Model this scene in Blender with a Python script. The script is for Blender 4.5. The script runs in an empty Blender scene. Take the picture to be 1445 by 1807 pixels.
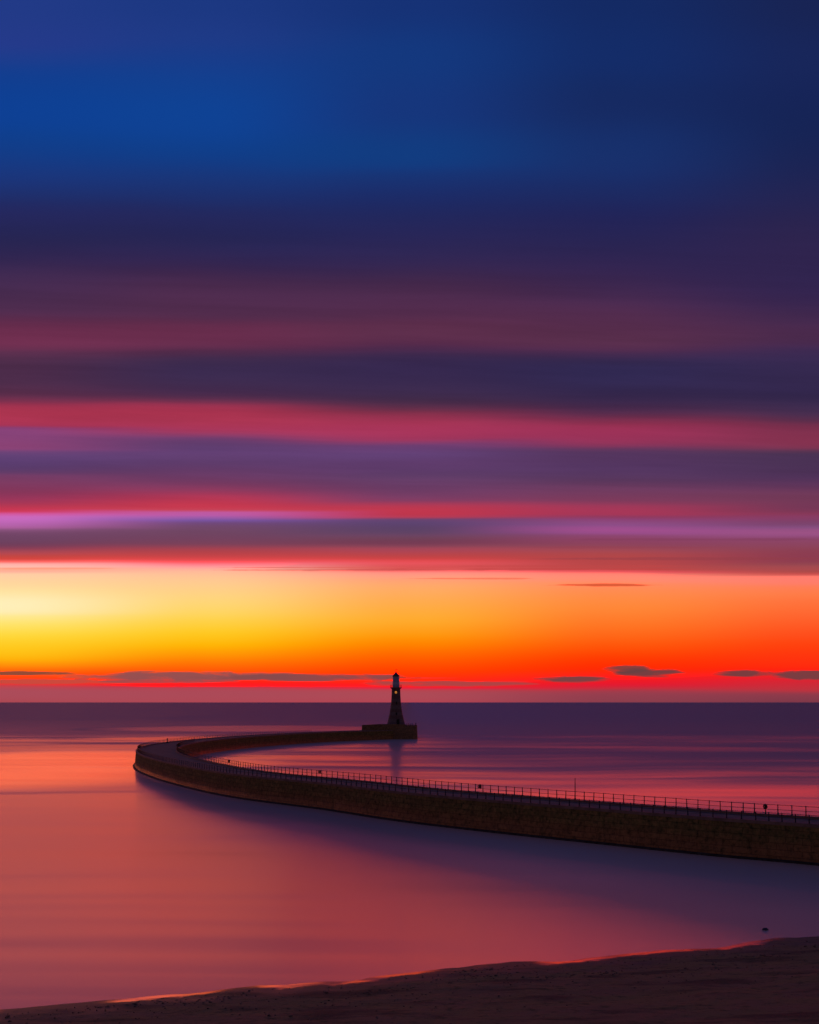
import bpy, bmesh, math, random
from mathutils import Vector
from mathutils import noise as mnoise

random.seed(7)
S = bpy.context.scene
C = S.collection
R = math.radians

# ------------------------------------------------------------------ helpers
def link(o, parent=None):
    C.objects.link(o)
    if parent: o.parent = parent
    return o

def obj(name, bm, mat, parent=None, smooth=False):
    me = bpy.data.meshes.new(name)
    bm.to_mesh(me); bm.free()
    if mat: me.materials.append(mat)
    if smooth:
        for p in me.polygons: p.use_smooth = True
    return link(bpy.data.objects.new(name, me), parent)

def thing(name, label, cat, loc=(0, 0, 0), rotz=0.0, group=None):
    o = link(bpy.data.objects.new(name, None))
    o.location = loc; o.rotation_euler = (0, 0, rotz)
    o.empty_display_size = 0.2
    o['label'] = label; o['category'] = cat
    if group: o['group'] = group
    return o

def tag(o, label, cat, group=None):
    o['label'] = label; o['category'] = cat
    if group: o['group'] = group
    return o

def copy_tree(o, parent=None):
    c = o.copy(); C.objects.link(c); c.parent = parent
    for ch in list(o.children): copy_tree(ch, c)
    return c

def add_box(bm, c, size, rot=0.0):
    cx, cy, cz = c; sx, sy, sz = (s / 2 for s in size)
    ca, sa = math.cos(rot), math.sin(rot)
    vs = []
    for z in (-sz, sz):
        for x, y in ((-sx, -sy), (sx, -sy), (sx, sy), (-sx, sy)):
            vs.append(bm.verts.new((cx + x * ca - y * sa, cy + x * sa + y * ca, cz + z)))
    for f in ((0, 3, 2, 1), (4, 5, 6, 7), (0, 1, 5, 4), (1, 2, 6, 5), (2, 3, 7, 6), (3, 0, 4, 7)):
        bm.faces.new([vs[i] for i in f])

def add_lathe(bm, prof, n=32, c=(0, 0), cap=True):
    rings = []
    for r, z in prof:
        rings.append([bm.verts.new((c[0] + r * math.cos(2 * math.pi * i / n), c[1] + r * math.sin(2 * math.pi * i / n), z)) for i in range(n)])
    for a, b in zip(rings, rings[1:]):
        for i in range(n):
            bm.faces.new((a[i], a[(i + 1) % n], b[(i + 1) % n], b[i]))
    if cap:
        bm.faces.new(list(reversed(rings[0]))); bm.faces.new(rings[-1])

def add_tube(bm, pts, r, n=6, closed=False):
    pts = [Vector(p) for p in pts]
    rings = []
    for i, p in enumerate(pts):
        if closed: t = pts[(i + 1) % len(pts)] - pts[i - 1]
        else: t = pts[min(i + 1, len(pts) - 1)] - pts[max(i - 1, 0)]
        t.normalize()
        up = Vector((0, 0, 1)) if abs(t.z) < 0.95 else Vector((1, 0, 0))
        a = t.cross(up).normalized(); b = t.cross(a).normalized()
        rings.append([bm.verts.new(p + r * (a * math.cos(2 * math.pi * k / n) + b * math.sin(2 * math.pi * k / n))) for k in range(n)])
    m = len(rings)
    for i in range(m if closed else m - 1):
        A, B = rings[i], rings[(i + 1) % m]
        for k in range(n):
            bm.faces.new((A[k], A[(k + 1) % n], B[(k + 1) % n], B[k]))
    if not closed:
        bm.faces.new(rings[0]); bm.faces.new(list(reversed(rings[-1])))

def lin(c):
    c = c / 255.0
    return c / 12.92 if c <= 0.04045 else ((c + 0.055) / 1.055) ** 2.4

# ------------------------------------------------------------------ node helpers
class NT:
    def __init__(s, tree): s.t = tree; s.n = tree.nodes; s.l = tree.links
    def new(s, typ, **kw):
        nd = s.n.new(typ)
        for k, v in kw.items(): setattr(nd, k, v)
        return nd
    def put(s, sock, v):
        if isinstance(v, bpy.types.NodeSocket): s.l.new(v, sock)
        else: sock.default_value = v
    def m(s, op, a, b=None, c=None, clamp=False):
        nd = s.new('ShaderNodeMath', operation=op, use_clamp=clamp)
        for i, v in enumerate((a, b, c)):
            if v is not None: s.put(nd.inputs[i], v)
        return nd.outputs[0]
    def sm(s, v, a, b, o0=0.0, o1=1.0, kind='SMOOTHSTEP'):
        nd = s.new('ShaderNodeMapRange', interpolation_type=kind)
        s.put(nd.inputs[0], v)
        for i, x in enumerate((a, b, o0, o1)): s.put(nd.inputs[i + 1], x)
        return nd.outputs[0]
    def mix(s, f, a, b, blend='MIX'):
        nd = s.new('ShaderNodeMix', data_type='RGBA', blend_type=blend)
        s.put(nd.inputs[0], f); s.put(nd.inputs[6], a); s.put(nd.inputs[7], b)
        return nd.outputs[2]
    def xyz(s, x, y, z=0.0):
        nd = s.new('ShaderNodeCombineXYZ')
        for i, v in enumerate((x, y, z)): s.put(nd.inputs[i], v)
        return nd.outputs[0]
    def noise(s, vec, scale=1.0, detail=4.0, rough=0.5, dist=0.0):
        nd = s.new('ShaderNodeTexNoise')
        s.put(nd.inputs['Vector'], vec)
        nd.inputs['Scale'].default_value = scale; nd.inputs['Detail'].default_value = detail
        nd.inputs['Roughness'].default_value = rough; nd.inputs['Distortion'].default_value = dist
        return nd.outputs[0]
    def scale(s, vec, v):
        nd = s.new('ShaderNodeVectorMath', operation='MULTIPLY')
        s.put(nd.inputs[0], vec); nd.inputs[1].default_value = v
        return nd.outputs[0]

def rgb(r, g, b): return (r, g, b, 1.0)

def mat(name):
    m = bpy.data.materials.new(name); m.use_nodes = True
    nt = NT(m.node_tree)
    bs = [n for n in nt.n if n.type == 'BSDF_PRINCIPLED'][0]
    bs.inputs['Specular IOR Level'].default_value = .15
    return m, nt, bs

def simple(name, col, rough=0.6, metal=0.0, var=0.25, vscale=3.0, bump=0.0):
    m, nt, bs = mat(name)
    tc = nt.new('ShaderNodeTexCoord').outputs['Object']
    n = nt.noise(tc, vscale, 6, 0.6)
    lo = tuple(c * (1 - var) for c in col); hi = tuple(c * (1 + var) for c in col)
    nt.put(bs.inputs['Base Color'], nt.mix(nt.sm(n, .3, .7), rgb(*lo), rgb(*hi)))
    bs.inputs['Roughness'].default_value = rough; bs.inputs['Metallic'].default_value = metal
    if bump:
        b = nt.new('ShaderNodeBump'); b.inputs['Strength'].default_value = bump; b.inputs['Distance'].default_value = .05
        nt.put(b.inputs['Height'], n); nt.put(bs.inputs['Normal'], b.outputs[0])
    return m

# ------------------------------------------------------------------ camera
F = 2000.0; W, H = 1445.0, 1807.0; HZ = 1239.0; EYE = 15.0
cam = bpy.data.cameras.new('camera'); co = link(bpy.data.objects.new('camera', cam))
co.location = (0, 0, EYE); co.rotation_euler = (R(90), 0, 0)
cam.sensor_fit = 'VERTICAL'; cam.sensor_height = 36.0; cam.sensor_width = 36.0 * W / H
cam.lens = 36.0 * F / H
cam.shift_y = (HZ - H / 2) / H
cam.clip_start = 0.5; cam.clip_end = 80000
S.camera = co

# ------------------------------------------------------------------ sky (dawn: direction-based cloud streets over a Nishita base)
COLS = [
 [(0,34,58,135),(70,36,58,138),(100,30,60,140),(140,18,62,144),(200,14,64,148),(250,16,62,140),(310,26,54,124),(345,31,47,108),(375,36,40,94),(410,38,38,86),(450,46,38,82),(500,66,42,80),(550,78,44,78),(600,110,46,78),(625,88,46,76),(660,76,44,74),(685,84,46,76),(710,130,50,80),(735,176,54,82),(752,172,54,88),(760,136,68,122),(790,138,66,116),(800,100,64,114),(820,92,62,112),(840,120,62,104),(865,138,58,96),(885,158,54,88),(898,192,54,80),(906,206,70,120),(914,198,104,186),(922,190,102,180),(930,176,96,160),(942,116,70,104),(955,110,66,96),(965,130,62,88),(975,176,72,84),(985,210,70,64),(989,240,90,80),(994,255,170,165),(1000,255,190,175),(1004,252,170,138),(1010,254,204,165),(1030,254,216,158),(1050,255,232,172),(1068,255,239,185),(1085,255,234,150),(1108,255,224,92),(1135,255,206,40),(1155,255,190,20),(1172,255,150,10),(1182,255,110,10),(1195,255,70,20),(1205,240,55,40),(1212,190,70,80),(1222,172,76,90),(1239,172,72,82)],
 [(0,28,56,130),(60,30,58,134),(100,25,60,138),(150,18,64,144),(200,15,66,148),(260,16,62,138),(310,25,53,120),(345,30,46,106),(375,35,40,93),(410,38,38,86),(450,48,38,82),(510,74,42,76),(560,82,44,76),(595,106,46,78),(625,80,44,76),(655,58,42,78),(685,64,42,76),(710,116,48,78),(735,170,52,80),(755,168,54,88),(768,140,62,106),(780,104,64,114),(800,96,62,112),(830,106,62,108),(860,140,60,98),(880,186,56,84),(895,196,56,78),(902,190,90,160),(910,180,90,165),(922,112,72,118),(935,112,70,100),(955,120,66,92),(965,160,66,84),(980,200,68,72),(988,235,80,85),(995,255,130,140),(1001,255,165,155),(1010,255,190,152),(1040,255,208,136),(1070,255,214,112),(1100,255,208,66),(1130,255,190,20),(1150,255,160,5),(1170,255,118,5),(1185,255,85,8),(1200,255,50,20),(1208,250,30,30),(1214,180,66,80),(1225,172,74,88),(1239,174,72,84)],
 [(0,22,50,118),(100,20,56,126),(200,22,54,124),(270,18,60,128),(310,24,51,115),(350,29,43,102),(385,34,39,92),(430,42,38,86),(460,48,38,82),(520,74,42,76),(560,84,44,76),(590,96,48,78),(620,76,42,76),(650,54,40,78),(690,60,42,76),(715,90,46,74),(735,150,50,80),(755,164,52,88),(770,162,54,92),(780,120,62,110),(790,104,64,116),(820,92,58,104),(850,104,62,104),(880,124,60,98),(892,176,56,82),(905,190,54,76),(913,180,62,94),(918,98,68,112),(930,92,66,104),(945,108,68,98),(957,116,60,84),(967,160,70,88),(985,200,68,70),(995,232,84,92),(1002,215,82,82),(1008,255,125,120),(1014,255,150,130),(1022,255,160,120),(1050,255,172,90),(1080,255,172,60),(1110,255,160,30),(1130,255,140,5),(1150,255,110,0),(1170,255,82,0),(1190,255,56,5),(1203,252,40,20),(1212,246,30,40),(1217,190,64,76),(1226,174,74,86),(1239,178,68,82)],
 [(0,20,42,100),(100,20,44,104),(180,22,42,98),(280,24,48,108),(340,28,42,98),(400,36,36,86),(460,46,36,80),(520,66,40,78),(570,84,44,76),(600,88,46,76),(625,66,42,78),(655,48,40,80),(690,52,40,78),(720,70,42,76),(745,130,48,80),(765,156,50,88),(780,150,52,90),(792,110,54,92),(805,82,52,92),(830,84,54,96),(860,106,58,94),(885,124,56,88),(905,164,54,86),(914,140,62,110),(925,140,76,132),(935,160,78,140),(945,140,70,110),(955,140,66,96),(970,164,72,84),(985,180,70,72),(1000,186,72,72),(1006,210,76,76),(1014,255,135,115),(1030,255,140,95),(1060,255,138,65),(1090,255,125,45),(1120,255,104,25),(1145,255,80,8),(1170,255,52,2),(1190,252,36,20),(1205,236,26,42),(1215,200,46,60),(1226,150,62,78),(1239,140,62,76)],
 [(0,24,36,84),(100,24,38,90),(200,22,36,86),(280,26,36,84),(340,34,36,82),(420,46,36,78),(500,50,36,78),(560,66,40,76),(590,74,42,76),(620,58,40,78),(660,52,40,78),(690,52,40,78),(720,60,42,76),(745,90,46,76),(765,130,50,80),(785,136,52,82),(798,100,54,84),(808,74,50,84),(830,76,50,86),(855,94,54,92),(875,110,56,86),(900,116,54,84),(912,136,60,98),(925,124,68,108),(940,156,82,132),(950,140,70,108),(960,140,68,96),(985,140,60,80),(1000,165,74,80),(1010,175,74,72),(1017,250,125,110),(1035,255,125,85),(1060,255,115,62),(1090,255,98,45),(1120,255,78,28),(1150,255,58,14),(1175,255,44,14),(1192,240,32,36),(1205,210,40,54),(1218,190,50,62),(1228,140,58,74),(1239,126,56,72)],
]
UC = [-.361, -.18, 0.0, .18, .361]
VMAX = .64
SUN_AZ, SUN_EL = -21.0, 1.5

def build_world():
    w = bpy.data.worlds.new('World'); S.world = w; w.use_nodes = True
    nt = NT(w.node_tree)
    for n in list(nt.n): nt.n.remove(n)
    out = nt.new('ShaderNodeOutputWorld'); bg = nt.new('ShaderNodeBackground')
    nt.l.new(bg.outputs[0], out.inputs[0])
    tc = nt.new('ShaderNodeTexCoord').outputs['Generated']
    sp = nt.new('ShaderNodeSeparateXYZ'); nt.l.new(tc, sp.inputs[0])
    x, y, z = sp.outputs
    ya = nt.m('MAXIMUM', nt.m('ABSOLUTE', y), .05)
    u = nt.m('DIVIDE', x, ya); v = nt.m('DIVIDE', z, ya)
    # slow waviness of the cloud streets
    w1 = nt.noise(nt.xyz(nt.m('MULTIPLY', u, 3.0), nt.m('MULTIPLY', v, 7.0), 3.1), 1.0, 2, .5)
    amp = nt.sm(v, .12, .4, .006, .022)
    vw = nt.m('ADD', v, nt.m('MULTIPLY', nt.m('SUBTRACT', w1, .5), amp))
    p = nt.m('POWER', nt.m('MAXIMUM', nt.m('DIVIDE', vw, VMAX), 0.0), .75)
    grey = nt.xyz(p, p, p)
    cols = []
    for tab in COLS:
        nd = nt.new('ShaderNodeRGBCurve'); mp = nd.mapping
        for ch in range(3):
            cv = mp.curves[ch]
            pts = sorted(((max((HZ - t[0]) / 2000.0, 0) / VMAX) ** .75, lin(t[1 + ch]) ** (1 / 2.2)) for t in tab)
            pts.append((1.0, pts[-1][1]))
            cv.points[0].location = pts[0]; cv.points[1].location = pts[-1]
            for q in pts[1:-1]: cv.points.new(*q)
            for q in cv.points: q.handle_type = 'AUTO_CLAMPED'
        mp.update()
        nt.l.new(grey, nd.inputs['Color'])
        cols.append(nd.outputs[0])
    c = cols[0]
    for i in range(1, 5):
        c = nt.mix(nt.sm(u, UC[i - 1], UC[i]), c, cols[i])
    # faint streak texture
    vt = nt.m('ADD', v, nt.m('MULTIPLY', u, .025))
    st = nt.noise(nt.xyz(nt.m('MULTIPLY', u, 1.8), nt.m('MULTIPLY', vt, 44.0), 0.0), 1.0, 6, .6, .3)
    k = nt.sm(st, .25, .75, .86, 1.13)
    ks = nt.m('MULTIPLY', nt.sm(v, .12, .2), nt.sm(v, .48, .30))
    kk = nt.m('ADD', nt.m('MULTIPLY', nt.m('SUBTRACT', k, 1.0), ks), 1.0)
    c = nt.mix(1.0, c, nt.xyz(kk, kk, kk), 'MULTIPLY')
    # small dark cloud bars low over the sea
    bars = [  # x, y, half length, half height (photo pixels), colour, opacity
        (430, 1209.0, 260, 4.2, (254,28,32), .85), (160, 1193.5, 60, 3.0, (255,80,14), .8), (20, 1187.5, 110, 3.6, (128,74,58), .9), (60, 1203, 170, 4.5, (190,78,66), .8),
        (335, 1193.5, 195, 9.5, (142,80,82), .95), (545, 1195.5, 190, 6.5, (134,74,76), .95),
        (745, 1196.5, 60, 2.0, (130,58,48), .8), (790, 1206, 150, 5.5, (150,74,74), .8), (300,1202.5,130,3.0,(150,76,80),.7),
        (1012, 1199, 72, 6.0, (112,66,68), .95), (1112, 1181, 52, 7.0, (112,66,64), .9), (1142, 1186, 58, 8.0, (104,64,66), .95),
        (1312, 1188.5, 52, 6.0, (110,62,64), .95), (1440, 1191, 75, 8.0, (112,62,66), .95),
        (1066, 1032.5, 88, 2.6, (214,74,42), .8), (830, 1021, 110, 1.6, (236,110,80), .7), (640, 1006, 260, 2.2, (205,80,76), .55),
        (1000, 999, 260, 1.8, (196,70,70), .4), (930, 1004.5, 330, 1.6, (190,66,66), .6), (1210, 986, 270, 3.0, (146,62,72), .5), (1260, 952, 280, 2.6, (130,62,92), .55), (560, 1001.5, 170, 1.3, (226,96,90), .6), (1080, 966, 240, 2.4, (150,62,80), .4), (90, 1003, 110, 1.6, (246,150,120), .6),
    ]
    nz = nt.noise(nt.xyz(nt.m('MULTIPLY', u, 16.0), nt.m('MULTIPLY', v, 110.0), 9.0), 1.0, 5, .65, .6)
    nz2 = nt.m('MULTIPLY', nt.m('SUBTRACT', nz, .5), 3.4)
    for bx, by, a, b, col, op in bars:
        du = nt.m('DIVIDE', nt.m('SUBTRACT', u, (bx - W / 2) / F), a / F)
        dv = nt.m('DIVIDE', nt.m('SUBTRACT', v, (HZ - by) / F), b / F)
        d = nt.m('ADD', nt.m('ADD', nt.m('MULTIPLY', du, du), nt.m('MULTIPLY', dv, dv)), nz2)
        c = nt.mix(nt.sm(d, 1.25, .25, 0.0, op), c, rgb(*(lin(q) for q in col)))
    # the glow under the clouds is far brighter than a display shows: keep its true (over-range) red
    sc_ = nt.new('ShaderNodeSeparateColor'); nt.l.new(c, sc_.inputs[0])
    cc_ = nt.new('ShaderNodeCombineColor')
    nt.put(cc_.inputs[0], nt.m('MULTIPLY', sc_.outputs[0], nt.sm(sc_.outputs[0], .90, 1.0, 1.0, 2.7)))
    nt.l.new(sc_.outputs[1], cc_.inputs[1]); nt.l.new(sc_.outputs[2], cc_.inputs[2])
    c = cc_.outputs[0]
    # the sky behind and overhead: rosy anti-twilight arch under dusk blue, over a low Nishita sky
    sky = nt.new('ShaderNodeTexSky', sky_type='NISHITA', sun_disc=False)
    sky.sun_elevation = R(SUN_EL); sky.sun_rotation = R(SUN_AZ)
    back = nt.mix(nt.sm(z, 0.02, .55), rgb(.16, .08, .052), rgb(.036, .03, .06))
    sk = nt.mix(1.0, sky.outputs[0], rgb(.05, .05, .05), 'MULTIPLY')
    back = nt.mix(nt.sm(z, .4, .8), back, rgb(.012, .036, .17))
    back = nt.mix(.12, back, sk, 'ADD')
    front = nt.sm(y, .12, .6)
    c = nt.mix(front, back, c)
    nt.l.new(c, bg.inputs[0]); bg.inputs[1].default_value = 1.0
    return w

# curves return gamma-coded values: wrap mix of columns with a Gamma node
def patched_world():
    w = build_world()
    nt = NT(w.node_tree)
    for n in [n for n in nt.n if n.type == 'CURVE_RGB']:
        g = nt.new('ShaderNodeGamma'); g.inputs[1].default_value = 2.2
        outs = [l.to_socket for l in n.outputs[0].links]
        for l in list(n.outputs[0].links): nt.l.remove(l)
        nt.l.new(n.outputs[0], g.inputs[0])
        for s in outs: nt.l.new(g.outputs[0], s)
patched_world()

sl = bpy.data.lights.new('sun', 'SUN'); so = link(bpy.data.objects.new('sun', sl))
sl.energy = 0.02; sl.angle = R(30); sl.color = (1.0, .62, .32)
d = Vector((math.sin(R(SUN_AZ)) * math.cos(R(3)), math.cos(R(SUN_AZ)) * math.cos(R(3)), math.sin(R(3))))
so.rotation_euler = d.to_track_quat('Z', 'Y').to_euler()

# ------------------------------------------------------------------ water
def water_mat():
    m, nt, bs = mat('sea_water'); nt.n.remove(bs)
    out = [n for n in nt.n if n.type == 'OUTPUT_MATERIAL'][0]
    pos = nt.new('ShaderNodeNewGeometry').outputs['Position']
    sp = nt.new('ShaderNodeSeparateXYZ'); nt.l.new(pos, sp.inputs[0])
    X, Y, _ = sp.outputs
    lY = nt.m('LOGARITHM', nt.m('MAXIMUM', Y, 10.0), math.e)
    # streak fields: long in x, finer in y, with a slow meander
    me = nt.noise(nt.xyz(nt.m('MULTIPLY', X, .006), nt.m('MULTIPLY', Y, .006), 0), 1.0, 2, .5)
    lYm = nt.m('ADD', lY, nt.m('MULTIPLY', nt.m('SUBTRACT', me, .5), .22))
    st1 = nt.noise(nt.xyz(nt.m('MULTIPLY', X, .006), nt.m('MULTIPLY', lYm, 8.0), 0), 1.0, 3, .5)
    st2 = nt.noise(nt.xyz(nt.m('MULTIPLY', X, .012), nt.m('MULTIPLY', lYm, 15.0), 5.0), 1.0, 2, .5)
    edge = nt.noise(nt.xyz(nt.m('MULTIPLY', X, .004), 0, 2.0), 1.0, 2, .5)
    Ye = nt.m('ADD', Y, nt.m('MULTIPLY', nt.m('SUBTRACT', edge, .5), 60.0))
    opens = nt.sm(Ye, 480.0, 545.0)
    harb = nt.sm(Y, 130.0, 330.0)
    near = nt.sm(Y, 200.0, 140.0)
    # calm slick off the bend of the pier; its warm reflection is partly painted
    cx = nt.m('DIVIDE', nt.m('ADD', X, 95.0), 60.0); cy = nt.m('DIVIDE', nt.m('SUBTRACT', Y, 275.0), 95.0)
    slick = nt.sm(nt.m('ADD', nt.m('MULTIPLY', cx, cx), nt.m('MULTIPLY', cy, cy)), 1.3, .2)
    ruff = nt.m('MULTIPLY', nt.m('MULTIPLY', nt.sm(st1, .34, .74), harb), nt.m('SUBTRACT', 1.0, opens))
    ruff = nt.m('ADD', ruff, nt.m('MULTIPLY', nt.m('MULTIPLY', nt.sm(st2, .46, .74), .55), nt.m('MULTIPLY', nt.sm(Y, 140.0, 210.0), nt.m('SUBTRACT', 1.0, opens))))
    ruff = nt.m('MULTIPLY', ruff, nt.m('SUBTRACT', 1.0, nt.m('MULTIPLY', slick, .7)))
    s = nt.m('ADD', nt.m('SUBTRACT', .010, nt.m('MULTIPLY', slick, .018)), nt.m('MULTIPLY', ruff, .055))
    s = nt.m('ADD', s, nt.m('MULTIPLY', nt.m('SUBTRACT', st2, .5), nt.sm(Y, 110.0, 230.0, .055, .07)))
    s = nt.m('ADD', s, nt.m('MULTIPLY', nt.sm(Ye, 480.0, 1100.0), .055))
    ex = nt.m('DIVIDE', nt.m('ADD', X, 88.0), 92.0); ey = nt.m('DIVIDE', nt.m('SUBTRACT', Y, 650.0), 85.0)
    pool = nt.sm(nt.m('ADD', nt.m('MULTIPLY', ex, ex), nt.m('MULTIPLY', ey, ey)), 1.05, .45)
    rim = nt.m('ADD', nt.m('MULTIPLY', ex, ex), nt.m('MULTIPLY', ey, ey))
    rim = nt.m('MULTIPLY', nt.sm(rim, 1.3, 1.12), nt.sm(rim, .98, 1.12))
    s = nt.m('ADD', s, nt.m('MULTIPLY', rim, .03))
    s = nt.m('ADD', s, nt.m('MULTIPLY', opens, nt.m('SUBTRACT', .085, nt.m('MULTIPLY', pool, .04))))
    # lee of the pier: flat water close under the wall, low swell running off shore further out
    dp = nt.m('ADD', nt.m('MULTIPLY', nt.m('SUBTRACT', 22.0, X), .66), nt.m('MULTIPLY', nt.m('SUBTRACT', 120.0, Y), .75))
    wl = nt.m('MAXIMUM', nt.sm(dp, 16.0, 34.0), nt.sm(X, -12.0, -34.0))
    s = nt.m('ADD', s, nt.m('MULTIPLY', nt.m('ADD', nt.sm(Y, 190.0, 55.0, -.012, -.056), nt.sm(X, -12.0, 14.0, 0.0, -.026)), wl))
    s = nt.m('ADD', s, nt.m('MULTIPLY', nt.sm(X, -25.0, 35.0), nt.m('MULTIPLY', harb, .038)))
    rough = nt.m('ADD', nt.m('ADD', nt.m('ADD', .17, nt.m('MULTIPLY', nt.sm(X, -25.0, 35.0), nt.m('MULTIPLY', harb, .05))), nt.m('MULTIPLY', ruff, .08)), nt.m('MULTIPLY', opens, .05))
    rough = nt.m('ADD', rough, nt.m('MULTIPLY', nt.sm(Y, 200.0, 110.0), nt.sm(X, 18.0, -16.0, .10, .04)))
    nn = nt.new('ShaderNodeVectorMath', operation='NORMALIZE')
    nt.l.new(nt.xyz(0.0, nt.m('MULTIPLY', s, -1.0), 1.0), nn.inputs[0])
    N = nn.outputs[0]
    gl = nt.new('ShaderNodeBsdfGlossy'); tint = nt.mix(nt.sm(X, -10.0, 14.0), rgb(.55, .335, .33), nt.mix(nt.m('SUBTRACT', 1.0, harb), rgb(.50, .38, .42), rgb(1.0, .82, .56)))  # brighter and dimmer sky reflection painted into the tint, left to right
    tint = nt.mix(slick, tint, rgb(1.0, .64, .46))  # bright orange sky reflection painted into the slick's colour
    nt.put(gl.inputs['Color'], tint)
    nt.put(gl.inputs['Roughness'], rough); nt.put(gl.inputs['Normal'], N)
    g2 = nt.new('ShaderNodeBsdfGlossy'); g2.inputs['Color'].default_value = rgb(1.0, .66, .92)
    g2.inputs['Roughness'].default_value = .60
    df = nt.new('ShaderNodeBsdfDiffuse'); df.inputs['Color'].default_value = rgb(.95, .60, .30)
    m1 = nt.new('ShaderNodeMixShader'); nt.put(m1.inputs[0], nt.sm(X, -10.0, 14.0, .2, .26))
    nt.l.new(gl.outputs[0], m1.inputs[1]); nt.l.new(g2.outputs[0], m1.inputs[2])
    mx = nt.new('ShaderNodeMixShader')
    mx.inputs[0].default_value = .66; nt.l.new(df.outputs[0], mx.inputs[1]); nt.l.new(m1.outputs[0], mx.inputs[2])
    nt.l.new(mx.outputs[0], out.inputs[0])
    return m

bm = bmesh.new()
vs = [bm.verts.new(p) for p in ((-30000, 30, 0), (30000, 30, 0), (30000, 60000, 0), (-30000, 60000, 0))]
bm.faces.new(vs)
o = obj('sea', bm, water_mat()); o['kind'] = 'structure'

# ------------------------------------------------------------------ beach
SHORE = [(-60, 42), (-40, 48.5), (-19.9, 55.1), (-17.4, 56.3), (-14.7, 57.1), (-11.9, 58), (-8, 60), (-5.1, 60.9), (-3.7, 61.2), (4.4, 64.6), (5.8, 65.3), (8.3, 65.4), (11.3, 66.7), (14.9, 68.2), (17.9, 69.1), (22.6, 71.6), (26.2, 72.5), (36, 75.5), (50, 80), (75, 88), (120, 100)]
def shore_y(x):
    for (a, b), (c, d) in zip(SHORE, SHORE[1:]):
        if a <= x <= c: return b + (d - b) * (x - a) / (c - a)
    return SHORE[0][1] if x < SHORE[0][0] else SHORE[-1][1]

def beach_z(x, y):
    d = (shore_y(x) - y) * .93          # inland distance from the waterline
    z = .075 * d if d > 0 else .05 * d
    if d > 28:
        z = 2.1 + (d - 28) * .36
    n1 = mnoise.noise((x * .12, y * .2, 0)); n2 = mnoise.noise((x * .5, y * .7, 4)); n3 = mnoise.noise((x * 1.6, y * 1.9, 9))
    k = min(max(d / 5.0 + .25, .12), 1.0)
    z += k * (.11 * n1 + .05 * n2 + .02 * n3) + .012 * n2
    return min(z, 13.35)

def beach_mat():
    m, nt, bs = mat('beach_sand')
    pos = nt.new('ShaderNodeNewGeometry').outputs['Position']
    sp = nt.new('ShaderNodeSeparateXYZ'); nt.l.new(pos, sp.inputs[0])
    n1 = nt.noise(nt.scale(pos, (.25, .5, .5)), 1.0, 5, .6)
    n2 = nt.noise(nt.scale(pos, (1.5, 2.2, 2.0)), 1.0, 6, .65)
    n3 = nt.noise(pos, 7.0, 5, .65)
    c = nt.mix(nt.sm(n1, .35, .65), rgb(.38, .18, .075), rgb(.38, .21, .065))
    n0 = nt.noise(nt.scale(pos, (.16, .55, .3)), 1.0, 4, .55)
    c = nt.mix(nt.sm(n0, .50, .66, 0, .75), c, rgb(.10, .055, .028))
    c = nt.mix(nt.sm(n2, .5, .72), c, rgb(.12, .10, .025))
    c = nt.mix(nt.sm(n3, .5, .75, 0, .6), c, rgb(.30, .18, .08))
    c = nt.mix(nt.sm(n3, .45, .25, 0, .7), c, rgb(.03, .022, .02))
    zz = nt.m('ADD', sp.outputs[2], nt.m('MULTIPLY', nt.m('SUBTRACT', n1, .5), .5))
    wet = nt.sm(zz, .34, .05)
    c = nt.mix(nt.m('MULTIPLY', wet, .5), c, rgb(.17, .075, .04))
    nt.put(bs.inputs['Base Color'], c)
    nt.put(bs.inputs['Roughness'], nt.m('SUBTRACT', .85, nt.m('MULTIPLY', wet, .30)))
    bp = nt.new('ShaderNodeBump'); bp.inputs['Distance'].default_value = .12
    nt.put(bp.inputs['Strength'], nt.m('SUBTRACT', .8, nt.m('MULTIPLY', wet, .75)))
    nt.put(bp.inputs['Height'], nt.m('ADD', n2, nt.m('MULTIPLY', n3, .5)))
    nt.put(bs.inputs['Normal'], bp.outputs[0])
    # thin film of backwash left in patches just above the waterline
    gate = nt.noise(nt.scale(pos, (.09, .0, .0)), 1.0, 2, .5)
    nfz = nt.m('ADD', sp.outputs[2], nt.m('MULTIPLY', nt.m('SUBTRACT', n2, .5), .10))
    film = nt.m('MULTIPLY', nt.sm(nfz, .07, .04), nt.sm(gate, .44, .54))
    gl = nt.new('ShaderNodeBsdfGlossy'); gl.inputs['Color'].default_value = rgb(.85, .52, .52); gl.inputs['Roughness'].default_value = .14
    fr = nt.new('ShaderNodeFresnel'); fr.inputs['IOR'].default_value = 3.0
    mx = nt.new('ShaderNodeMixShader')
    nt.put(mx.inputs[0], nt.m('MULTIPLY', film, fr.outputs[0])); nt.l.new(bs.outputs[0], mx.inputs[1]); nt.l.new(gl.outputs[0], mx.inputs[2])
    out = [n for n in nt.n if n.type == 'OUTPUT_MATERIAL'][0]
    nt.l.new(mx.outputs[0], out.inputs[0])
    return m

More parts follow.
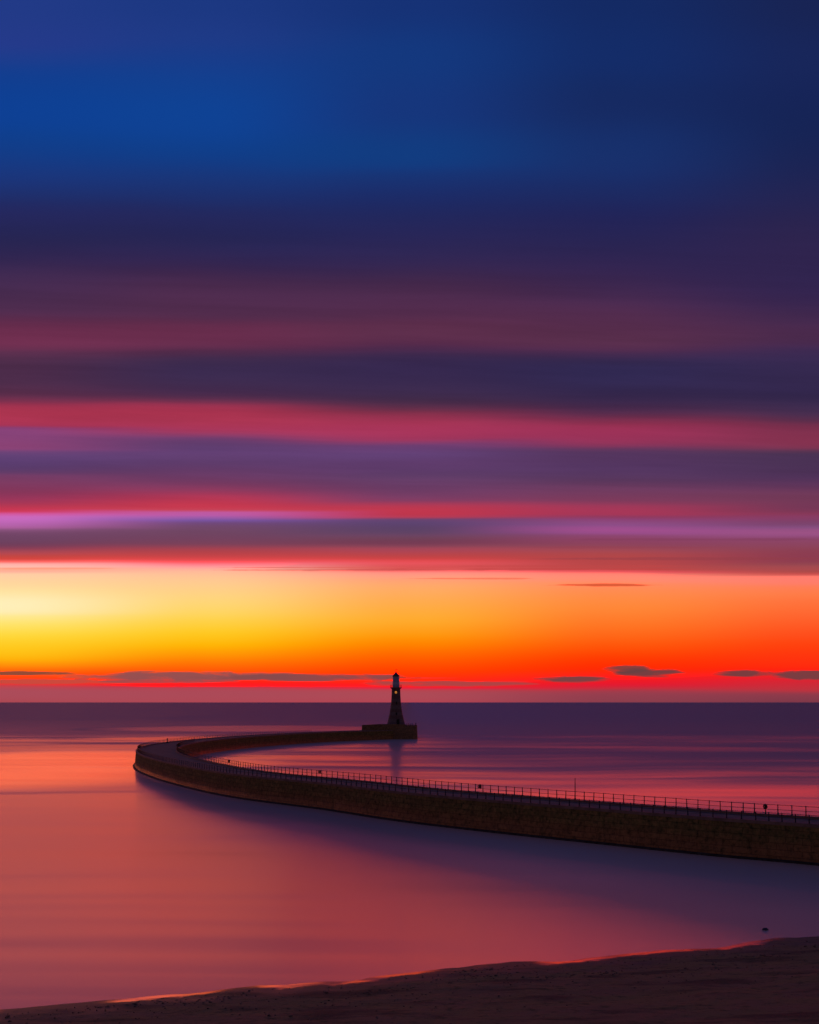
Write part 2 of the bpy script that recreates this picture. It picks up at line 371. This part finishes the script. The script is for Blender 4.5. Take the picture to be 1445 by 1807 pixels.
bm = bmesh.new()
xs = [-900, -400, -150, -110, -80, -60] + [-44 + i * .3 for i in range(int(96 / .3))] + [56, 64, 75, 90, 120, 160, 400, 900]
ds = [-40, -25, -14, -9] + [-6 + i * .25 for i in range(24)] + [i * .22 for i in range(120)] + [27 + i * .8 for i in range(50)] + [90, 130, 200]
grid = []
for dd in ds:
    row = []
    for x in xs:
        y = shore_y(x) - dd
        row.append(bm.verts.new((x, y, beach_z(x, y))))
    grid.append(row)
for a, b in zip(grid, grid[1:]):
    for i in range(len(xs) - 1):
        bm.faces.new((a[i + 1], a[i], b[i], b[i + 1]))
o = obj('beach', bm, beach_mat(), smooth=True); o['kind'] = 'structure'

# ------------------------------------------------------------------ pier
CL = [(120, 45, 3.6), (95, 62.5, 3.6), (65, 86, 3.6), (39.1, 108.2, 3.6), (32.5, 113.3, 3.6), (22.4, 123.3, 3.6), (13, 132.6, 3.6), (1.4, 145.6, 3.6),
      (-9.1, 161, 3.6), (-22.5, 177.5, 3.6), (-33, 196, 3.8), (-46, 225, 4.2), (-56.7, 256, 4.75), (-62.9, 285, 4.95), (-65.0, 312, 4.75), (-62.8, 340, 4.35),
      (-57.5, 368, 3.9), (-49.5, 395, 3.7), (-40, 417, 3.6), (-28.5, 437, 3.6), (-14, 455, 3.6), (-4, 466, 3.6)]
def catmull(P, n):
    out = []
    P = [Vector(p) for p in P]
    P = [2 * P[0] - P[1]] + P + [2 * P[-1] - P[-2]]
    for i in range(1, len(P) - 2):
        a, b, c, d = P[i - 1], P[i], P[i + 1], P[i + 2]
        for k in range(n):
            t = k / n
            out.append(.5 * ((2 * b) + (c - a) * t + (2 * a - 5 * b + 4 * c - d) * t * t + (3 * b - a - 3 * c + d) * t ** 3))
    out.append(P[-2]); return out
raw = catmull(CL, 12)
for _ in range(10):   # relax kinks
    raw = [raw[0]] + [(raw[i - 1] + 2 * raw[i] + raw[i + 1]) / 4 for i in range(1, len(raw) - 1)] + [raw[-1]]
# resample evenly
def resample(P, step):
    L = [0]
    for a, b in zip(P, P[1:]): L.append(L[-1] + (b - a).xy.length)
    n = int(L[-1] / step); out = []; j = 0
    for i in range(n + 1):
        s = i * L[-1] / n
        while j < len(L) - 2 and L[j + 1] < s: j += 1
        t = (s - L[j]) / max(L[j + 1] - L[j], 1e-6)
        out.append(P[j].lerp(P[j + 1], min(max(t, 0), 1)))
    return out
PATH = resample(raw, 1.33)
NP_ = len(PATH)
def frame(i):
    t = (PATH[min(i + 1, NP_ - 1)] - PATH[max(i - 1, 0)]); t = Vector((t.x, t.y)).normalized()
    return t, Vector((-t.y, t.x)) * -1.0    # tangent, pool-side (right hand when walking seaward)
def at(i, off, z):
    p = PATH[i]; t, nrm = frame(i)
    return Vector((p.x + nrm.x * off, p.y + nrm.y * off, z))
HW = [p.z for p in PATH]
ZD, ZC = 3.52, 3.70

def strip(sections, mat_, name, parent, uv=True, close=False, smooth=False):
    """sections: list of lists of points (one cross-section each)."""
    bm = bmesh.new(); ul = bm.loops.layers.uv.new('UVMap')
    rows = [[bm.verts.new(p) for p in s] for s in sections]
    n = len(rows[0])
    cum = [0]
    for k in range(n - 1): cum.append(cum[-1] + (sections[0][k + 1] - sections[0][k]).length)
    for i in range(len(rows) - 1):
        for k in range(n - 1):
            f = bm.faces.new((rows[i][k], rows[i + 1][k], rows[i + 1][k + 1], rows[i][k + 1]))
            for lp, (a, b) in zip(f.loops, ((i, k), (i + 1, k), (i + 1, k + 1), (i, k + 1))):
                lp[ul].uv = (a * 1.33, cum[b])
    if close:
        bm.faces.new(rows[0]); bm.faces.new(list(reversed(rows[-1])))
    bmesh.ops.recalc_face_normals(bm, faces=bm.faces)
    return obj(name, bm, mat_, parent, smooth)

def stone_mat(name, base, red, dark, wet=True):
    m, nt, bs = mat(name)
    geo = nt.new('ShaderNodeNewGeometry'); pos = geo.outputs['Position']
    sp = nt.new('ShaderNodeSeparateXYZ'); nt.l.new(pos, sp.inputs[0])
    uv = nt.new('ShaderNodeUVMap'); uv.uv_map = 'UVMap'
    br = nt.new('ShaderNodeTexBrick')
    nt.l.new(uv.outputs[0], br.inputs['Vector'])
    br.inputs['Scale'].default_value = 1.0
    br.inputs['Brick Width'].default_value = 1.7; br.inputs['Row Height'].default_value = .62
    br.inputs['Mortar Size'].default_value = .035; br.inputs['Mortar Smooth'].default_value = .3
    br.inputs['Color1'].default_value = rgb(.86, .86, .86); br.inputs['Color2'].default_value = rgb(1.14, 1.12, 1.1); br.inputs['Mortar'].default_value = rgb(.6, .6, .6)
    n1 = nt.noise(pos, .35, 4, .6); n2 = nt.noise(pos, 2.3, 6, .7); n3 = nt.noise(nt.scale(pos, (1, 1, .25)), 1.2, 4, .6)
    zz = nt.m('ADD', sp.outputs[2], nt.m('MULTIPLY', nt.m('SUBTRACT', n1, .5), 1.6))
    c = nt.mix(nt.sm(zz, .9, 2.6), rgb(*red), rgb(*base))
    c = nt.mix(nt.sm(n3, .5, .7, 0, .7), c, rgb(*dark))
    c = nt.mix(nt.sm(n2, .35, .7, .0, .5), c, rgb(*(q * 2.0 for q in red)))
    c = nt.mix(nt.sm(n2, .48, .3, .0, .65), c, rgb(*(q * .4 for q in dark)))
    c = nt.mix(1.0, c, br.outputs[0], 'MULTIPLY')
    nt.put(bs.inputs['Base Color'], c)
    if wet:
        nt.put(bs.inputs['Roughness'], nt.sm(zz, .3, 1.6, .38, .9))
    else: bs.inputs['Roughness'].default_value = .85
    bp = nt.new('ShaderNodeBump'); bp.inputs['Strength'].default_value = .9; bp.inputs['Distance'].default_value = .12
    h = nt.m('ADD', nt.m('MULTIPLY', n2, 1.0), nt.m('MULTIPLY', br.outputs[1], -.35))
    nt.put(bp.inputs['Height'], h); nt.put(bs.inputs['Normal'], bp.outputs[0])
    return m

M_wall = stone_mat('weathered_masonry', (.135, .115, .03), (.25, .11, .038), (.08, .062, .02))
M_head = stone_mat('pier_head_masonry', (.20, .12, .055), (.20, .11, .05), (.14, .09, .04))
M_deck = simple('concrete_deck', (.27, .155, .10), .85, 0, .2, .6, .3)
M_cope = simple('coping_stone', (.22, .13, .09), .7, 0, .25, .8, .3)
M_iron = simple('painted_iron', (.035, .03, .035), .5, .2, .2, 6)

END = NP_ - 7
pier = thing('pier', 'long curved stone pier sweeping from the beach out to the lighthouse', 'pier')
rng = range(0, END + 1)
strip([[at(i, -HW[i] - .45, -2.0), at(i, -HW[i] - .30, .15), at(i, -HW[i] - .02, 3.50)] for i in rng], M_wall, 'sea_wall', pier)
strip([[at(i, HW[i] + .02, 3.50), at(i, HW[i] + .30, .15), at(i, HW[i] + .45, -2.0)] for i in rng], M_wall, 'harbour_wall', pier)
strip([[at(i, -HW[i] + .75, ZD), at(i, HW[i] - .75, ZD)] for i in rng], M_deck, 'deck', pier)
for sgn in (-1, 1):
    strip([[at(i, sgn * (HW[i] + .06), 3.40), at(i, sgn * (HW[i] + .06), ZC), at(i, sgn * (HW[i] - .75), ZC), at(i, sgn * (HW[i] - .75), ZD - .06)] for i in rng], M_cope, 'coping', pier)
# low foot ledge at the waterline on the seaward side
strip([[at(i, -HW[i] - .75, -1.0), at(i, -HW[i] - .72, .12), at(i, -HW[i] - .25, .22)] for i in rng], simple('weedy_ledge', (.05, .035, .025), .75, 0, .5, 1.2, .8), 'foot_ledge', pier)

# pier head (platform under the lighthouse)
def block(name, foot, z0, z1, mat_, parent, batter=0.0):
    cx = sum(p[0] for p in foot) / len(foot); cy = sum(p[1] for p in foot) / len(foot)
    bm = bmesh.new(); ul = bm.loops.layers.uv.new('UVMap')
    n = len(foot)
    lo = [bm.verts.new((p[0] + (p[0] - cx) * batter, p[1] + (p[1] - cy) * batter, z0)) for p in foot]
    hi = [bm.verts.new((p[0], p[1], z1)) for p in foot]
    s = 0
    for i in range(n):
        j = (i + 1) % n
        L = (hi[i].co - hi[j].co).length
        f = bm.faces.new((lo[i], lo[j], hi[j], hi[i]))
        for lp, q in zip(f.loops, ((s, z0), (s + L, z0), (s + L, z1), (s, z1))): lp[ul].uv = q
        s += L
    bm.faces.new(hi); bm.faces.new(list(reversed(lo)))
    bmesh.ops.recalc_face_normals(bm, faces=bm.faces)
    return obj(name, bm, mat_, parent)
LX, LY = -5.6, 470.0
HEADX0, HEADX1 = -19.2, 3.0
head = block('pier_head', [(HEADX0, 458.5), (HEADX1 - 1.6, 458.5), (HEADX1, 460.2), (HEADX1 + .2, 480), (HEADX1 - 3, 486), (HEADX0 + 4, 486), (HEADX0, 480)], -2.0, 5.35, M_head, pier, .035)
# raised parapet along the harbour end of the head, sloped at its left
bm = bmesh.new(); ul = bm.loops.layers.uv.new('UVMap')
py0, py1 = 458.42, 459.2
prof = [(HEADX0 - .08, 5.0), (HEADX0 - .08, 5.72), (HEADX0 + 7.0, 6.12), (-1.6, 6.0), (-1.6, 5.0)]
fr_ = [bm.verts.new((x, py0, z)) for x, z in prof]; bk_ = [bm.verts.new((x, py1, z)) for x, z in prof]
bm.faces.new(fr_); bm.faces.new(list(reversed(bk_)))
for i in range(5):
    j = (i + 1) % 5; bm.faces.new((fr_[j], fr_[i], bk_[i], bk_[j]))
for f in bm.faces:
    for lp in f.loops: lp[ul].uv = (lp.vert.co.x, lp.vert.co.z)
bmesh.ops.recalc_face_normals(bm, faces=bm.faces)
obj('parapet', bm, M_head, head)

# ------------------------------------------------------------------ lighthouse
def tower_mat():
    m, nt, bs = mat('banded_granite')
    tc = nt.new('ShaderNodeTexCoord').outputs['Object']
    sp = nt.new('ShaderNodeSeparateXYZ'); nt.l.new(tc, sp.inputs[0])
    z = sp.outputs[2]
    n = nt.noise(tc, 1.4, 5, .65)
    # alternating red and grey granite courses, two broad pale bands
    band = nt.m('GREATER_THAN', nt.m('FRACT', nt.m('MULTIPLY', z, .36)), .5)
    c = nt.mix(band, rgb(.17, .095, .08), rgb(.20, .135, .12))
    joint = nt.m('LESS_THAN', nt.m('FRACT', nt.m('MULTIPLY', z, 1.63)), .07)
    c = nt.mix(nt.m('MULTIPLY', joint, .6), c, rgb(.03, .025, .025))
    c = nt.mix(nt.sm(n, .4, .75, 0, .5), c, rgb(.09, .05, .045))
    nt.put(bs.inputs['Base Color'], c); bs.inputs['Roughness'].default_value = .7
    return m
M_white = simple('lantern_paint', (.42, .44, .55), .45, 0, .12, 2)
M_glass, gnt, gbs = mat('lantern_glass')
gbs.inputs['Base Color'].default_value = rgb(.30, .31, .42); gbs.inputs['Roughness'].default_value = .2
M_lead = simple('lead_roof', (.09, .06, .06), .6, .1, .2, 3)
M_lit, lnt, lbs = mat('lit_window')
lbs.inputs['Base Color'].default_value = rgb(.8, .5, .2); lbs.inputs['Emission Color'].default_value = rgb(1.0, .33, .05); lbs.inputs['Emission Strength'].default_value = .52
M_dark = simple('dark_window', (.02, .02, .025), .3, 0, .1)

lh = thing('lighthouse', 'tapered banded stone lighthouse with one lit round window at the pier end', 'lighthouse', (LX, LY, 5.35))
Z0 = 5.35
def zz(z): return z - Z0
bm = bmesh.new()
add_lathe(bm, [(3.95, 0), (3.95, .45), (3.72, .5), (3.35, zz(7.4)), (2.86, zz(9.4)), (2.5, zz(11.3)), (2.27, zz(13.0)), (2.04, zz(14.8)), (1.93, zz(16.3)), (1.86, zz(17.6)), (1.80, zz(19.2)), (1.78, zz(20.4))], 48)
tower = obj('tower', bm, tower_mat(), lh, True)
for p in tower.data.polygons: p.use_smooth = len(p.vertices) == 4
# corbelled gallery
bm = bmesh.new()
add_lathe(bm, [(1.79, zz(20.38)), (1.95, zz(20.5)), (2.05, zz(20.65)), (2.38, zz(20.85)), (2.42, zz(21.1)), (2.30, zz(21.14))], 40)
gal = obj('gallery', bm, M_cope, lh)
bm = bmesh.new()
for k in range(18):
    a = 2 * math.pi * k / 18
    add_tube(bm, [(2.3 * math.cos(a), 2.3 * math.sin(a), zz(21.1)), (2.34 * math.cos(a), 2.34 * math.sin(a), zz(22.1))], .03, 5)
for zr in (21.6, 22.1):
    add_tube(bm, [(2.33 * math.cos(2 * math.pi * k / 36), 2.33 * math.sin(2 * math.pi * k / 36), zz(zr)) for k in range(36)], .03, 5, True)
obj('gallery_railing', bm, M_iron, gal)
# lantern room: painted drum, glazing, bars
bm = bmesh.new()
add_lathe(bm, [(1.44, zz(21.14)), (1.44, zz(23.1)), (1.40, zz(23.15))], 32)
lan = obj('lantern_room', bm, M_white, lh)
bm = bmesh.new(); add_lathe(bm, [(1.33, zz(23.15)), (1.31, zz(25.6))], 32)
obj('lantern_glazing', bm, M_glass, lan)
bm = bmesh.new()
for k in range(12):
    a = 2 * math.pi * k / 12
    add_tube(bm, [(1.35 * math.cos(a), 1.35 * math.sin(a), zz(23.1)), (1.33 * math.cos(a), 1.33 * math.sin(a), zz(25.65))], .045, 5)
for zr in (23.95, 24.8):
    add_tube(bm, [(1.345 * math.cos(2 * math.pi * k / 32), 1.345 * math.sin(2 * math.pi * k / 32), zz(zr)) for k in range(32)], .035, 5, True)
obj('glazing_bar', bm, M_white, lan)
bm = bmesh.new()
add_lathe(bm, [(1.30, zz(25.6)), (1.50, zz(25.68)), (1.48, zz(25.85)), (1.18, zz(26.25)), (.8, zz(26.75)), (.5, zz(27.05)), (.34, zz(27.15)), (.34, zz(27.35)), (.30, zz(27.5)), (.12, zz(27.62))], 32)
roof = obj('roof', bm, M_lead, lh, True)
bm = bmesh.new()
add_tube(bm, [(0, 0, zz(27.6)), (0, 0, zz(28.7))], .05, 6)
bmesh.ops.create_icosphere(bm, subdivisions=2, radius=.16)
bmesh.ops.translate(bm, verts=bm.verts[-42:], vec=(0, 0, zz(27.8)))
add_box(bm, (.25, 0, zz(28.5)), (.75, .05, .22)); add_box(bm, (-.35, 0, zz(28.5)), (.4, .05, .07))
obj('weather_vane', bm, M_iron, roof)
# round lit window facing the shore
def disc(bm, r, y, z, n=24):
    bm.faces.new([bm.verts.new((r * math.cos(2 * math.pi * k / n), y, z + r * math.sin(2 * math.pi * k / n))) for k in range(n)])
WZ = zz(19.05); WY = -1.84
bm = bmesh.new(); disc(bm, .52, WY - .06, WZ); win = obj('lit_window', bm, M_lit, lh)
bm = bmesh.new(); add_tube(bm, [(.58 * math.cos(2 * math.pi * k / 28), WY - .06, WZ + .58 * math.sin(2 * math.pi * k / 28)) for k in range(28)], .10, 6, True)
add_box(bm, (0, WY - .08, WZ - .02), (1.0, .05, .09))
obj('window_frame', bm, M_dark, win)
for wz_, r_ in ((10.2, 2.72), (14.6, 2.09)):
    bm = bmesh.new(); add_box(bm, (0.2, -r_ - .0, zz(wz_)), (.55, .25, 1.1)); obj('window', bm, M_dark, lh)
bm = bmesh.new(); add_box(bm, (.9, -3.5, zz(6.9)), (1.1, .5, 2.2)); obj('door', bm, M_dark, lh)

# ------------------------------------------------------------------ railings
def post_bm():
    bm = bmesh.new()
    add_lathe(bm, [(.085, 0), (.085, .06), (.060, .10), (.052, .48), (.068, .50), (.068, .56), (.050, .58), (.044, .98), (.064, 1.0), (.064, 1.07), (.03, 1.11)], 8)
    me = bpy.data.meshes.new('post'); bm.to_mesh(me); bm.free(); me.materials.append(M_iron)
    for p in me.polygons: p.use_smooth = True
    return me
POST = post_bm()
def railing(label, pts, keep, group, hs=1.0):
    """pts: post foot points. nearest `keep` posts are parts of their own."""
    base = pts[0]
    t = thing('railing', label, 'railing', base, 0, group)
    order = sorted(range(len(pts)), key=lambda i: pts[i].y + abs(pts[i].x) * (0 if abs(pts[i].x / pts[i].y) < .37 else 1000))
    near = set(order[:keep]); far = [i for i in range(len(pts)) if i not in near]
    for i in sorted(near):
        o = link(bpy.data.objects.new('post', POST), t); o.location = pts[i] - base; o.scale = (1, 1, hs)
        o.rotation_euler = (R(random.uniform(-1.5, 1.5)), R(random.uniform(-1.5, 1.5)), random.uniform(0, 3))
    if far:
        bm = bmesh.new()
        for i in far:
            c = pts[i] - base
            n0 = len(bm.verts)
            add_lathe(bm, [(.08, c.z), (.055, c.z + .1), (.045, c.z + 1.05 * hs), (.03, c.z + 1.1 * hs)], 6, (c.x, c.y))
        o = obj('distant_post', bm, M_iron, t); o['kind'] = 'stuff'
    for h, r in ((1.04, .028), (.53, .024)):
        bm = bmesh.new()
        add_tube(bm, [p - base + Vector((0, 0, h * hs)) for p in pts], r, 6)
        obj('rail', bm, M_iron, t)
    return t
tip = min(range(NP_), key=lambda i: (PATH[i].x))
i0 = min(range(NP_), key=lambda i: (PATH[i] - Vector((46, 102, 3.6))).xy.length)
railing('black iron post railing along the harbour edge of the pier', [at(i, HW[i] - .35, ZC) for i in range(i0, tip + 6)], 100, 'iron railings on the pier', .92)
railing('black iron post railing along the seaward edge of the pier', [at(i, -HW[i] + .35, ZC) for i in range(i0, END - 30)], 100, 'iron railings on the pier', .74)
railing('short iron railing on the pier head right of the lighthouse', [Vector(p) for p in [(-1.2 + k * .8, 458.9, 5.35) for k in range(4)] + [(2.5, 460.4, 5.35)] + [(2.7, 460.4 + k * 1.3, 5.35) for k in range(1, 14)]], 100, 'iron railings on the pier')

# ------------------------------------------------------------------ small things on the pier
def px_on_rail(px, side):
    """index of the path sample whose edge lies at this bearing (near stretch)."""
    best = min(range(i0, tip + 6), key=lambda i: abs(at(i, side * (HW[i] - .35), ZC).x / at(i, side * (HW[i] - .35), ZC).y - (px - W / 2) / F))
    return best
M_buoy = simple('faded_lifebuoy', (.30, .07, .04), .5, 0, .2, 4)
M_board = simple('lifebuoy_board', (.05, .03, .035), .6, 0, .2, 4)
def lifebuoy(i, off, label, boxed):
    p = at(i, HW[i] - .35, ZC); t, nrm = frame(i)
    ang = math.atan2(t.y, t.x)
    root = thing('lifebuoy', label, 'lifebuoy', p + Vector((t.x, t.y, 0)) * off, ang, 'lifebuoys on the railing')
    if boxed:
        bm = bmesh.new(); add_box(bm, (0, -.10, .74), (.40, .14, .52)); bmesh.ops.bevel(bm, geom=bm.edges, offset=.04, segments=2, affect='EDGES')
        obj('housing', bm, M_board, root)
    else:
        bm = bmesh.new(); add_box(bm, (0, .0, .70), (.26, .06, .36)); obj('bracket', bm, M_iron, root)
    bm = bmesh.new()
    add_tube(bm, [(.19 * math.cos(2 * math.pi * k / 24), .1, .74 + .19 * math.sin(2 * math.pi * k / 24)) for k in range(24)], .06, 8, True)
    obj('ring', bm, M_buoy if boxed else M_board, root, True)
lifebuoy(px_on_rail(1353, 1), 0.0, 'lifebuoy ring hanging open on the railing near the right edge', False)
lifebuoy(px_on_rail(852, 1), 0.6, 'lifebuoy in a dark housing on the railing left of the tall pole', True)
lifebuoy(px_on_rail(566, 1), 0.6, 'lifebuoy in a dark housing on the railing below and left of the lighthouse', True)
lifebuoy(px_on_rail(404, 1), 0.6, 'lifebuoy in a dark housing farthest away near the pier bend', True)

i = px_on_rail(1011, 1); p = at(i, HW[i] - .35, ZC)
bm = bmesh.new(); add_lathe(bm, [(.10, 0), (.10, .2), (.06, .25), (.05, 1.6), (.035, 2.5), (.02, 2.55)], 10)
o = obj('pole', bm, M_iron); o.location = p + Vector((0, -.15, 0)); tag(o, 'tall slim dark pole rising above the pier railing', 'pole')
# short stout post on the bend
ib = min(range(tip, END), key=lambda i: abs(at(i, -HW[i] + .5, ZC).x / at(i, -HW[i] + .5, ZC).y - (291.5 - W / 2) / F))
bm = bmesh.new(); add_lathe(bm, [(.20, 0), (.20, .2), (.12, .3), (.12, .95), (.19, 1.0), (.19, 1.2), (.08, 1.3)], 12)
o = obj('bollard', bm, M_iron); o.location = at(ib, -HW[ib] + 1.1, ZD); tag(o, 'stout dark bollard standing on the far side of the pier bend', 'bollard')

# ------------------------------------------------------------------ shore details
def lump(bm, c, r, seed, sub=2, flat=.55):
    res = bmesh.ops.create_icosphere(bm, subdivisions=sub, radius=1.0)
    for v in res['verts']:
        n = mnoise.noise(v.co * 1.3 + Vector((seed, seed * 2, 0)))
        v.co = Vector((v.co.x * r * (1 + .5 * n), v.co.y * r * .8 * (1 + .4 * n), v.co.z * r * flat * (1 + .4 * n))) + Vector(c)
M_rock = simple('wet_rock', (.05, .04, .045), .5, 0, .3, 2, .5)
bm = bmesh.new(); lump(bm, (0, 0, 0), .20, 3.3, 3, .4)
D = 30000 / (1641 - HZ)
o = obj('rock', bm, M_rock, None, True); o.location = ((1350 - W / 2) / F * D, D, .05); tag(o, 'small dark wet rock awash just off the beach', 'rock')

M_peb = simple('pebble_stone', (.22, .12, .07), .9, 0, .5, .8)
bm = bmesh.new()
for k in range(700):
    x = random.uniform(-22, 30); dd = abs(random.gauss(0, 1)) * 6 + 1.2
    y = shore_y(x) - dd
    if y < 44: continue
    r = random.uniform(.02, .06) * (1.8 if random.random() < .06 else 1)
    lump(bm, (x, y, beach_z(x, y) + r * .2), r, random.uniform(0, 50), 1, .6)
o = obj('pebbles', bm, M_peb, None, True); o['kind'] = 'stuff'
M_weed = simple('seaweed', (.16, .10, .055), .9, 0, .4, 4)
bm = bmesh.new()
clumps = [(-13.5, 1.0, 2.2), (4.5, .9, 1.6), (-10, 2.2, 1.5), (3.5, 3.2, 2.5), (9, 4.2, 2.5), (-1, 4, 2), (20, 4.5, 2), (15, 6, 2.5)]
for cx, dd, sp_ in clumps:
    for k in range(26):
        x = cx + random.gauss(0, sp_ * .6); y = shore_y(x) - max(dd + .6 + random.gauss(0, .35), .5)
        lump(bm, (x, y, beach_z(x, y) + .01), random.uniform(.04, .11), random.uniform(0, 50), 1, .16)
o = obj('seaweed', bm, M_weed, None, True); o['kind'] = 'stuff'

# ------------------------------------------------------------------ render settings
S.view_settings.view_transform = 'Standard'; S.view_settings.look = 'None'
S.view_settings.exposure = 0.0; S.view_settings.gamma = 1.0
S.cycles.max_bounces = 6; S.cycles.use_denoising = True
